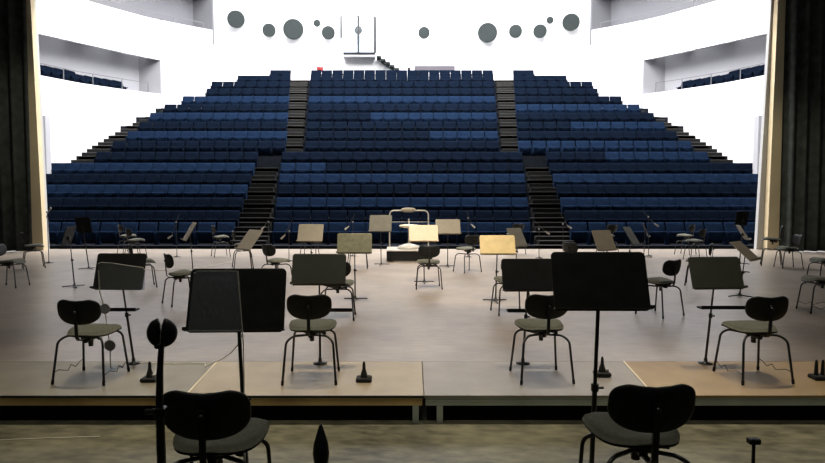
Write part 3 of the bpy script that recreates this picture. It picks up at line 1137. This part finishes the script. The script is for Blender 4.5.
# ------------------------------------------------------------------ microphone stands
def mic_stand(base, top, boom_a, boom_b, mic_px, label):
    p = on(*base)
    D = p.y
    root = empty('microphone_stand', p)
    tag(root, label, 'microphone stand', 'microphone stands among the far chairs')
    t = at(top[0], top[1], D) - p
    MB().tube([(0, 0, 0.03), (t.x, 0, t.z)], 0.011, 8).build('pole', M['black_tube'], root)
    MB().lathe([(0.12, 0), (0.12, 0.012), (0.03, 0.03), (0.02, 0.05)], 18).build('base', M['black_tube'], root)
    a, c_ = at(*boom_a, D) - p, at(*boom_b, D) - p
    a.y, c_.y = 0.0, 0.0
    MB().tube([a, c_], 0.009, 6).build('boom', M['black_tube'], root)
    jn = Vector((t.x, 0, t.z))
    MB().tube([jn - Vector((0, .03, 0)), jn + Vector((0, .03, 0))], 0.025, 8).build('joint', M['chrome'], root)
    mc = at(*mic_px, D) - p
    mc.y = 0
    dr = (mc - c_)
    dr = dr.normalized() if dr.length > 1e-4 else Vector((0, 0, -1))
    MB().tube([mc - dr * .09, mc - dr * .02, mc + dr * .03, mc + dr * .08], [0.014, 0.02, 0.03, 0.026], 10).build('microphone', M['white_paint'], root)
    return root


mic_stand((49, 263), (47.3, 212), (46.0, 218), (49, 210.5), (49.3, 210), 'thin microphone stand beside the left cream pillar')
mic_stand((177, 257), (176, 222), (179, 214), (171.5, 236), (170, 237), 'thin microphone stand left of the narrow beige-lit desk')
mic_stand((268.5, 252), (268.5, 222), (270.5, 215), (264, 227), (263, 228), 'thin microphone stand at the foot of the left stairs')
mic_stand((289, 261), (289, 231), (291.5, 221), (284, 236), (283, 237), 'thin microphone stand left of the pale-lit desk')
mic_stand((352.8, 256), (352.8, 222), (355, 214), (348, 227), (346.8, 228), 'thin microphone stand behind the moss-bronze desk')
mic_stand((468, 257), (468, 218), (466.5, 211), (472, 225), (473, 226), 'thin microphone stand between the beige-lit and warm-lit desks')
mic_stand((539, 258), (539, 229), (533, 219.5), (546, 232), (547.5, 233), 'microphone stand with boom before the right stairs')
mic_stand((648.5, 256), (648.5, 217), (642, 210.5), (655, 224), (656.5, 225), 'thin microphone stand beside the far black stand at right')
mic_stand((563, 257), (563, 224), (560, 213), (568, 226), (569.5, 227), 'thin microphone stand right of the right stairs')

# ------------------------------------------------------------------ conductor podium and stool
pf = on(409.5, 262)
root = empty('conductor_podium', (pf.x, pf.y, 0))
tag(root, 'low black and beige conductor podium with white guard rail', 'podium')
W = 46 / F * pf.y
dep = 1.35
MB().box((0, dep / 2, 0.165), (W, dep, 0.27), bev=.01).build('skirt', M['stand_black'], root)
MB().box((0, dep / 2, 0.315), (W + .03, dep + .03, 0.03), bev=.006).build('platform', M['white_paint'], root)
MB().box((0, 0.06, 0.016), (W * .7, 0.08, 0.03)).build('plinth', M['alu'], root)
hz = at(402, 210.5, pf.y + dep).z
wr = W / 2 - 0.06
MB().tube(bend([(-wr, dep - .06, 0.33), (-wr, dep - .06, hz), (wr, dep - .06, hz), (wr, dep - .06, 0.33)], .16, 6), 0.021, 10).build('guard_rail', M['white_paint'], root)
z2 = at(402, 222, pf.y + dep).z
MB().tube([(-wr, dep - .06, z2), (wr, dep - .06, z2)], 0.014, 8).build('cross_bar', M['black_tube'], root)
pz = at(402, 210, pf.y + dep).z
pd = MB().pillow(superellipse(0.22, 0.07, 2.6), [(0, .05), (.6, .045), (.9, .03), (1, 0)], [(0, -.05), (.6, -.045), (.9, -.03), (1, 0)], lambda x, y, h: (x - .02, dep - .06 - h, pz + y))
pd.build('rail_pad', M['stand_beige'], root)
ps = at(409, 226, pf.y + .55)
root = empty('conductor_stool', (ps.x, pf.y + 0.6, 0.332))
tag(root, 'white round-based stool standing on the conductor podium', 'stool')
MB().lathe([(0.34, 0), (0.34, 0.03), (0.30, 0.08), (0.15, 0.13), (0.04, 0.16), (0.035, 0.19)], 28).build('base', M['white_paint'], root)
sh = ps.z - 0.332
MB().tube([(0, 0, .12), (0, 0, sh - .05)], 0.028, 12).build('column', M['chrome'], root)
MB().lathe([(0.10, sh - .06), (0.26, sh - .03), (0.29, sh), (0.27, sh + .03), (0.1, sh + .045), (0.01, sh + .047)], 28).build('seat', M['stand_cream'], root)
MB().tube([(0, 0.14, sh - .03), (0, 0.28, sh + .02), (0, .3, sh + .2)], 0.02, 8).build('back_post', M['white_paint'], root)


# ------------------------------------------------------------------ clear screens
def screen(corners, D, rod, disc_px, label, zf=0.0):
    base = at(rod[0][0], rod[0][1], D)
    root = empty('acoustic_screen', (base.x, D, zf))
    off = root.location.copy()
    tag(root, label, 'acoustic screen', 'clear acoustic screens')
    pts = [at(px, py, D) - off for px, py in corners]
    n = len(pts)
    vs = [p + Vector((0, -.004, 0)) for p in pts] + [p + Vector((0, .004, 0)) for p in pts]
    fs = [tuple(range(n)), tuple(range(2 * n - 1, n - 1, -1))] + [(k, (k + 1) % n, n + (k + 1) % n, n + k) for k in range(n)]
    MB().add(vs, fs).build('pane', M['acrylic'], root)
    e = MB()
    for a, c_ in zip(pts[:6], pts[1:6]):
        e.tube([a, c_], 0.0018 * D / 4, 5)
    e.build('edge_strip', M['cable'], root)
    rp = [at(px, py, D) - off for px, py in rod]
    rp.append(Vector((rp[-1].x, 0, 0.02)))
    MB().tube(rp, 0.0035 * D / 3.6, 6).build('rod', M['cable'], root)
    MB().lathe([(0.05, 0), (0.05, .01), (0.02, .02)], 18).build('base', M['pane'], root).location = (rp[-1].x, 0, 0.001)
    for px, py, r in disc_px:
        p = at(px, py, D) - off
        mt = Matrix.Translation((p.x, -0.012, p.z)) @ Matrix.Rotation(math.radians(90), 4, 'X')
        MB().lathe([(r * .9, -.006), (r, 0), (r * .9, .006)], 18, mtx=mt).build('clamp_disc', M['greywall'], root)


screen([(98, 264), (101, 262.3), (112, 263), (128, 265.5), (143, 267.5), (145, 270), (144.5, 290), (99, 289)], 6.20, [(98.5, 270), (99.5, 291), (104.5, 308), (110, 345)],
       [(105.5, 308.5, 0.055), (110.5, 345, 0.06)], 'clear bent acoustic screen behind the leftmost near chair')
screen([(194, 273), (198, 271), (237, 271), (242.5, 331), (188, 331)], 3.56, [(238, 271), (242.5, 331), (243.5, 345)], [], 'clear acoustic screen covering the left half of the big left desk', FG)

# ------------------------------------------------------------------ foreground odds and ends
# stand with a split round pad
D = 2.52
p = at(161, 460, D)
root = empty('pad_stand', (p.x, D, FG))
tag(root, 'tall black pole topped by a split round pad, left of the bottom left chair', 'stand')
off = root.location.copy()
pts = [at(px, py, D) - off for px, py in ((161.5, 463), (160.5, 430), (159.5, 400), (160, 370), (161.5, 345), (163, 332))]
pts = [Vector((pts[0].x, 0, 0.03))] + pts
MB().tube(pts, [.020, .019, .018, .016, .014, .012, .010], 12).build('pole', M['black_tube'], root)
MB().lathe([(0.16, 0), (0.16, 0.015), (0.05, 0.03), (0.03, 0.06)], 24, mtx=Matrix.Translation((pts[0].x, 0, 0))).build('base', M['black_tube'], root)
cpt = at(164, 331, D) - off
for sx in (-1, 1):
    o_ = []
    R = 0.060
    for k in range(17):
        a = math.radians(-78 + 160 * k / 16)
        o_.append((0.006 + R * max(0, math.cos(a)) * (1.0 if sx > 0 else 0.86), R * math.sin(a)))
    o_.append((0.004, R * .55))
    o_.append((0.002, 0.0))
    o_.append((0.006, -R * .85))
    cxm = 0.032
    oo = [((x - cxm), y) for x, y in o_]
    if sx < 0:
        oo = [(-x, y) for x, y in oo][::-1]
    MB().pillow(oo, [(0, .022), (.7, .02), (.93, .012), (1, .004)], [(0, -.022), (.7, -.02), (.93, -.012), (1, -.004)],
                lambda x, y, h, sx=sx: (cpt.x + sx * cxm + x, -0.03 - h + 0.0, cpt.z + y)).build('pad', M['black'], root)
q = at(155, 345, D) - off
MB().box((q.x + .02, -0.0, q.z), (0.04, 0.03, 0.03), bev=.005).build('clamp', M['black'], root)
q = at(150, 411, D) - off
hd = MB().tube([(q.x + .045, 0, q.z), (q.x - .02, 0, q.z - .003)], 0.012, 8)
hd.box((q.x + .045, 0, q.z - .006), (0.046, 0.046, 0.05), bev=.006)
hd.build('height_lever', M['black_tube'], root)
# spindle
D = 2.45
p = at(321, 450, D)
root = empty('spike_stand', (p.x, D, FG))
tag(root, 'black teardrop-shaped point rising at the bottom edge, left of centre', 'stand')
zt = at(321, 424.5, D).z - FG
zz = lambda py: at(321, py, D).z - FG
MB().lathe([(0.012, zz(478)), (0.02, zz(468)), (0.029, zz(463)), (0.0345, zz(453)), (0.030, zz(444)), (0.022, zz(437)), (0.014, zz(431)), (0.007, zz(425.5)), (0.003, zz(424.6))], 18).build('point', M['black'], root)
MB().tube([(0, 0, 0.02), (0, 0, zz(477))], 0.013, 10).build('pole', M['black_tube'], root)
MB().lathe([(0.13, 0), (0.13, 0.012), (0.03, 0.03)], 20).build('base', M['black_tube'], root)
MB().lathe([(0.0035, zt - .004), (0.003, zt + .003), (0.001, zt + .005)], 8).build('tip', M['chrome'], root)
# little T-topped rod
D = 2.7
p = at(753.5, 450, D)
root = empty('rod_stand', (p.x, D, FG))
tag(root, 'thin black rod with a square head at the bottom edge, right side', 'stand')
z0 = at(753, 441, D).z - FG
MB().tube([(0, 0, 0.02), (0, 0, z0)], 0.008, 8).build('pole', M['black_tube'], root)
MB().box((0, 0, z0), (0.052, 0.035, 0.026), bev=.004).build('head', M['black'], root)
MB().lathe([(0.1, 0), (0.1, 0.01), (0.02, 0.03)], 18).build('base', M['black_tube'], root)

# small clamps standing on the platforms
for px, py, two, lab in ((150, 381, 0, 'small black peg on a square foot beside the leftmost near chair'),
                         (364, 381, 0, 'small black peg on a square foot right of the second near chair'),
                         (602, 376, 0, 'small black peg on a square foot behind the big right desk pole'),
                         (819, 379, 1, 'small black foot with two pegs at the right edge')):
    p = on(px, py)
    zt = 0.005 if px > 420 and px < 640 else 0.0
    root = empty('floor_clamp', (p.x, p.y, zt))
    tag(root, lab, 'clamp', 'small pegs on the near platforms')
    b = MB().box((0, 0, 0.02), (0.15, 0.13, 0.04), bev=.008)
    b.build('foot', M['rubber'], root)
    for sx in ((-.03, .035) if two else (0.0,)):
        MB().lathe([(0.036 if not two else .02, 0.04), (0.03 if not two else .018, 0.075), (0.016, 0.12), (0.014, 0.165), (0.008, 0.19)], 14,
                   mtx=Matrix.Translation((sx, 0, 0))).build('peg', M['rubber'], root)
    if not two:
        MB().box((0.045, 0.0, 0.055), (0.03, 0.06, 0.03), bev=.004).build('clip', M['white_paint'], root)

# cables lying on the floor
def cable(pix, label, mt='cable', r=0.006, z=0.0):
    pts = [on(px, py, z) + Vector((0, 0, r + .001)) for px, py in pix]
    tag(MB().tube(bend(pts, .25, 4), r, 6).build('cable', M[mt]), label, 'cable')


hp = [at(243, 332, 3.58), at(240, 342, 3.9), at(232, 352, 4.6), at(222, 359, 5.6), on(212, 361.8) + Vector((0, -.25, .01))]
fl = [on(px, py) + Vector((0, 0, .007)) for px, py in ((206, 363.5), (180, 364.5), (150, 363.5), (128, 363))]
tag(MB().tube(bend(hp + fl, .3, 4), 0.004, 6).build('cable', M['cable']), 'pale cable drooping from the left clear screen to the platform', 'cable')
cable([(128, 268.5), (160, 271), (200, 268), (233, 262)], 'thin pale cable on the floor before the narrow beige-lit desk', r=0.008)
cable([(0, 440.5), (40, 439), (100, 437)], 'thin pale line of cord on the near floor at bottom left', r=0.004, z=FG)

# ------------------------------------------------------------------ light
def area(name, loc, sx, sy, power, color=(1, 1, 1), rot=(0, 0, 0), spread=180):
    l = bpy.data.lights.new(name, 'AREA')
    l.shape = 'RECTANGLE'
    l.size, l.size_y = sx, sy
    l.energy = power
    l.color = color
    l.spread = math.radians(spread)
    o = bpy.data.objects.new(name, l)
    o.location = loc
    o.rotation_euler = rot
    col.objects.link(o)


def spot(name, loc, target, power, angle, blend=1.0, color=(1, 1, 1), size=0.35):
    l = bpy.data.lights.new(name, 'SPOT')
    l.energy = power
    l.spot_size = math.radians(angle)
    l.spot_blend = blend
    l.color = color
    l.shadow_soft_size = size
    o = bpy.data.objects.new(name, l)
    o.location = loc
    d = Vector(target) - Vector(loc)
    o.rotation_euler = d.to_track_quat('-Z', 'Y').to_euler()
    col.objects.link(o)


area('hall_ceiling_light', (0, 31, 22.5), 26, 12, 11500, (1.0, 0.98, 0.97))
area('hall_front_fill', (0, 25.2, 20.5), 24, 3.0, 7500, (1.0, 0.97, 0.95))  # added to brighten the lower seat rows
area('hall_back_light', (0, 40.5, 22.5), 22, 6, 5500, (0.95, 0.97, 1.0))
for x in (-4.8, 0, 4.8):
    for y in (10.4, 13.4, 16.5, 19.5):
        pw = 3100 if x == 0 else 650
        spot('stage_spot', (x, y - 4.0, 9.0), (x * .92, y, 0), pw, 54, 1.0, (1.0, 0.86, 0.68))
for x in (-3.1, -0.9, 1.35, 3.45):
    spot('near_spot', (x * 1.02, 6.45, 7.0), (x * 1.02, 5.95, 0), 820, 44, 1.0, (1.0, 0.88, 0.68), 0.07)
for x in (-1.6, 1.6):
    spot('rear_fill', (x, 2.6, 7.0), (x, 4.2, 0), 230, 60, 1.0, (1.0, 0.93, 0.75), 0.2)  # added fill for the dim foreground and rail fronts
for sx in (-1, 1):
    spot('pillar_fill', (sx * 7.5, 14.5, 8.5), (sx * 12.6, 21.3, 2.5 if sx > 0 else 4.0), 900 if sx > 0 else 600, 34, 1.0, (1.0, 0.90, 0.68))  # added to brighten the cream pillars
spot('warm_desk_spot', (1.4, 5.5, 8.0), at(497, 245, 10.35), 2000, 18, 1.0, (1.0, 0.84, 0.58))
spot('podium_spot', (0.4, 7.0, 9.0), at(423, 234, 12.75), 1000, 16, 1.0, (1.0, 0.88, 0.68))
# added fill lamps, hidden behind the balcony fascias to brighten the recesses
for s in (-1, 1):
    for D in (26.0, 29.0, 32.0, 35.0, 37.6):
        z = zat(T_TOP, D) + 0.45
        l = bpy.data.lights.new('recess_fill', 'AREA')
        l.shape = 'RECTANGLE'
        l.size, l.size_y = 3.2, 0.25
        l.energy = 7
        o = bpy.data.objects.new('recess_fill', l)
        o.location = (s * (X(D) + 0.42), D, z)
        o.rotation_euler = Vector((s * 1.0, 0.15, -0.7)).to_track_quat('-Z', 'Y').to_euler()
        o.rotation_euler = (Vector((s, 0, -0.6)).to_track_quat('-Z', 'Y')).to_euler()
        col.objects.link(o)

w = bpy.data.worlds.new('World')
sc.world = w
w.use_nodes = True
w.node_tree.nodes['Background'].inputs['Color'].default_value = (0.9, 0.95, 1.0, 1)
w.node_tree.nodes['Background'].inputs['Strength'].default_value = 0.02

# ------------------------------------------------------------------ camera
cam = bpy.data.cameras.new('Camera')
cam.sensor_fit = 'HORIZONTAL'
cam.sensor_width = 36.0
cam.lens = F * 36.0 / 825.0
cam.shift_x = (CX - VPX) / 825.0
cam.clip_end = 200
co = bpy.data.objects.new('Camera', cam)
co.location = (0, 0, ZC)
co.rotation_euler = (math.pi / 2 - PITCH, 0, 0)
col.objects.link(co)
sc.camera = co

sc.view_settings.view_transform = 'Standard'
sc.view_settings.look = 'None'
sc.view_settings.gamma = 1.0
sc.view_settings.use_curve_mapping = False
sc.view_settings.exposure = 0.0
